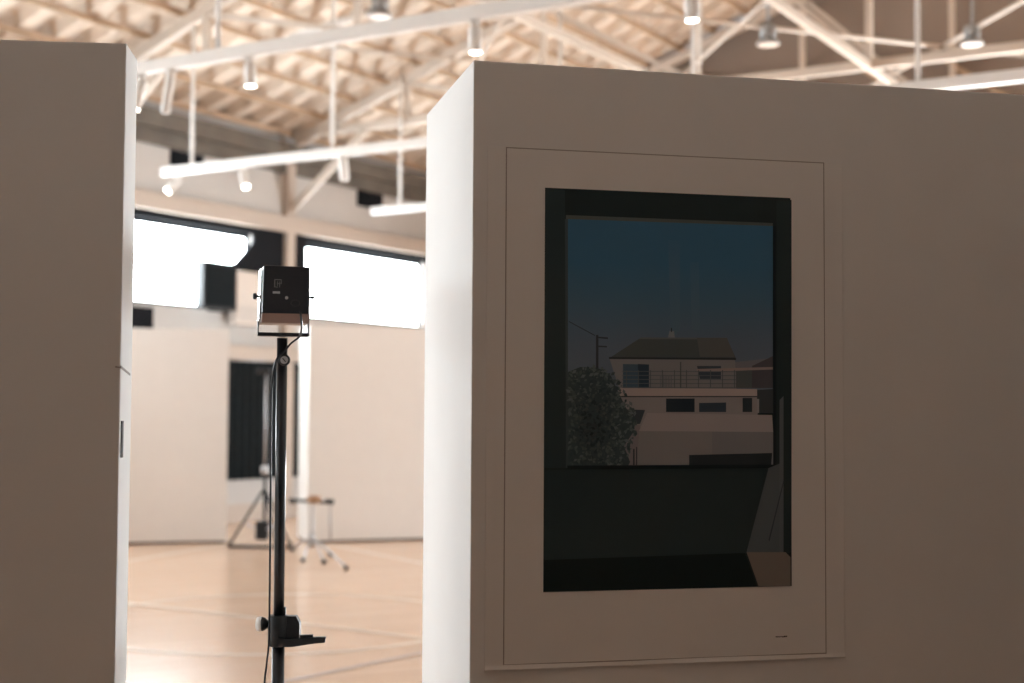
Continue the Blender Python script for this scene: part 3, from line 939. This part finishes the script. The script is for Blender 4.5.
# ------------------------------------------------------------------ far light stand and low stand
p = on_floor(264, 547)
t = empty('light_stand', loc=(p.x, p.y, 0), label='thin black tripod light stand in front of the black curtain', cat='stand')
k_ = p.y / F
def hz(py): return at(264, py, p.y).z
f = MB(); f.tube([(0, 0, 0.10), (0, 0, hz(470))], 0.022, 10); f.build('lower_tube', 'black_gloss', t)
f = MB(); f.tube([(0, 0, hz(472)), (0, 0, hz(372))], 0.015, 10); f.build('upper_tube', 'steel', t)
f = MB(); f.lathe([(0, 0.04), (0.02, 0.055), (0.10, 0.055), (0.12, 0.04)], (0, 0, hz(470) - 0.06), (0, 0, 1), 14); f.build('joint_collar', 'steel', t)
f = MB(); f.box((-0.14, -0.05, hz(374)), (0.06, 0.05, hz(368)), bevel=0.02); f.build('stand_head', 'black', t)
f = MB(); f.box((-0.11, -0.09, 0.10), (0.06, 0.09, 0.36), bevel=0.03); f.build('weight_bag', 'black', t)
for a in (172, 300, 55):
    c, s_ = math.cos(math.radians(a)), math.sin(math.radians(a)) 
    R_ = 0.50
    f = MB(); f.tube([(0.02 * c, 0.02 * s_, hz(490)), (R_ * c, R_ * s_, 0.014)], 0.018, 10)
    lg = f.build('leg', 'black_gloss', t)
    f = MB(); f.tube([(R_ * 0.97 * c, R_ * 0.97 * s_, 0.045), (R_ * 1.02 * c, R_ * 1.02 * s_, 0.0)], 0.026, 10); f.build('rubber_foot', 'rubber', lg)
    f = MB(); f.bar((0.02 * c, 0.02 * s_, 0.22), (R_ * 0.6 * c, R_ * 0.6 * s_, 0.32), 0.02, 0.012); f.build('brace', 'steel', t)
f = MB(); f.tube([(-0.45, -0.15, 0.02), (0.46, -0.12, 0.02)], 0.02, 8); f.build('ground_bar', 'black_gloss', t)

q = on_floor(318, 556)
t = empty('low_stand', loc=(q.x, q.y, 0), label='low spindly stand with crossbar in front of the bright far partition end', cat='stand')
kk = q.y / F
def qx(px): return at(px, 500, q.y).x - q.x
def qz(py): return at(318, py, q.y).z
f = MB(); f.tube([(qx(290), 0, qz(500)), (qx(333), 0.02, qz(503))], 0.022, 10); f.build('crossbar', 'black_gloss', t)
f = MB(); f.lathe([(0, 0.06), (0.015, 0.09), (0.07, 0.10), (0.095, 0.08)], (qx(314), 0, qz(503)), (0, 0, 1), 20); f.build('wooden_seat', 'wood_seat', t)
for a, c in ((289, 296), (326, 334)):
    f = MB(); f.tube([(qx(a), 0.0, qz(500.5)), (qx(c), 0.0, qz(502))], 0.034, 12); f.build('end_grip', 'black', t)
f = MB(); f.tube([(qx(313), 0, qz(503)), (qx(312.5), 0, qz(548))], [0.018, 0.018], 10); f.build('centre_post', 'steel', t)
f = MB(); f.tube([(qx(330), 0.02, qz(503)), (qx(331), 0.02, qz(541))], 0.011, 8); f.build('side_post', 'steel', t)
f = MB(); f.lathe([(0, 0.03), (0.02, 0.045), (0.09, 0.045), (0.11, 0.03)], (qx(312.5), 0, qz(541)), (0, 0, 1), 14); f.build('leg_hub', 'steel', t)
for (px, py) in ((303, 562), (324, 564), (346, 570), (331, 556), (292, 551)):
    e = on_floor(px, py) - Vector((q.x, q.y, 0))
    f = MB(); f.tube([(qx(312.5), 0, qz(538)), (e.x * 0.55 + qx(312.5) * .45, e.y * 0.55, qz(538) * 0.62), (e.x, e.y, 0.03)], 0.013, 8)
    lg = f.build('leg', 'steel', t)
    f = MB(); f.lathe([(0, 0.02), (0.01, 0.03), (0.04, 0.03), (0.055, 0.02)], (e.x, e.y, 0.0), (0, 0, 1), 10); f.build('caster', 'rubber', lg)

# ------------------------------------------------------------------ court lines
def cvec(x, y): return Vector((x, y, 0))
key = circle(-2.14, 12.96, 1.80)
court(strip(key, 0.085, 0.0030, True), 'line')
for (xa_, ya_, xb_, yb_) in ((130, 561, 215, 546), (335, 546, 420, 563)):
    a, c = on_floor(xa_, ya_), on_floor(xb_, yb_)
    d = (c - a).normalized()
    court(strip([a - d * 0.8, c + d * 0.8], 0.085, 0.0030), 'line')
a, c = on_floor(128, 603), on_floor(420, 638)
d = (c - a).normalized()
court(strip([a - d * 4, c + d * 6], 0.085, 0.0045), 'line')
a, c = on_floor(304, 678), on_floor(403, 657)
d = (c - a).normalized()
court(strip([a - d * 1.5, c + d * 5], 0.07, 0.0045), 'line_grey')

# ------------------------------------------------------------------ world, camera, colour
wd = bpy.data.worlds.new('daylight_sky'); S.world = wd
wd.use_nodes = True
bg = wd.node_tree.nodes['Background']
bg.inputs['Color'].default_value = (0.85, 0.93, 1.0, 1)
bg.inputs['Strength'].default_value = 1.0

cam = bpy.data.cameras.new('camera')
co = bpy.data.objects.new('camera', cam)
COL.objects.link(co)
co.location = EYE
co.rotation_euler = (Matrix.Rotation(math.pi / 2 + PITCH, 3, 'X') @ Matrix.Rotation(ROLL, 3, 'Z')).to_euler()
cam.sensor_width = 36.0
cam.lens = F / 1024 * 36.0
cam.clip_end = 200
cam.dof.use_dof = True
cam.dof.focus_distance = 4.3
cam.dof.aperture_fstop = 2.0
S.camera = co

vs = S.view_settings
S.display_settings.display_device = 'sRGB'
vs.view_transform = 'Standard'
vs.look = 'None'
vs.exposure = 0.10
vs.gamma = 1.0
vs.use_curve_mapping = False
S.cycles.use_denoising = True
S.cycles.max_bounces = 10
S.cycles.diffuse_bounces = 7
S.cycles.sample_clamp_indirect = 12.0
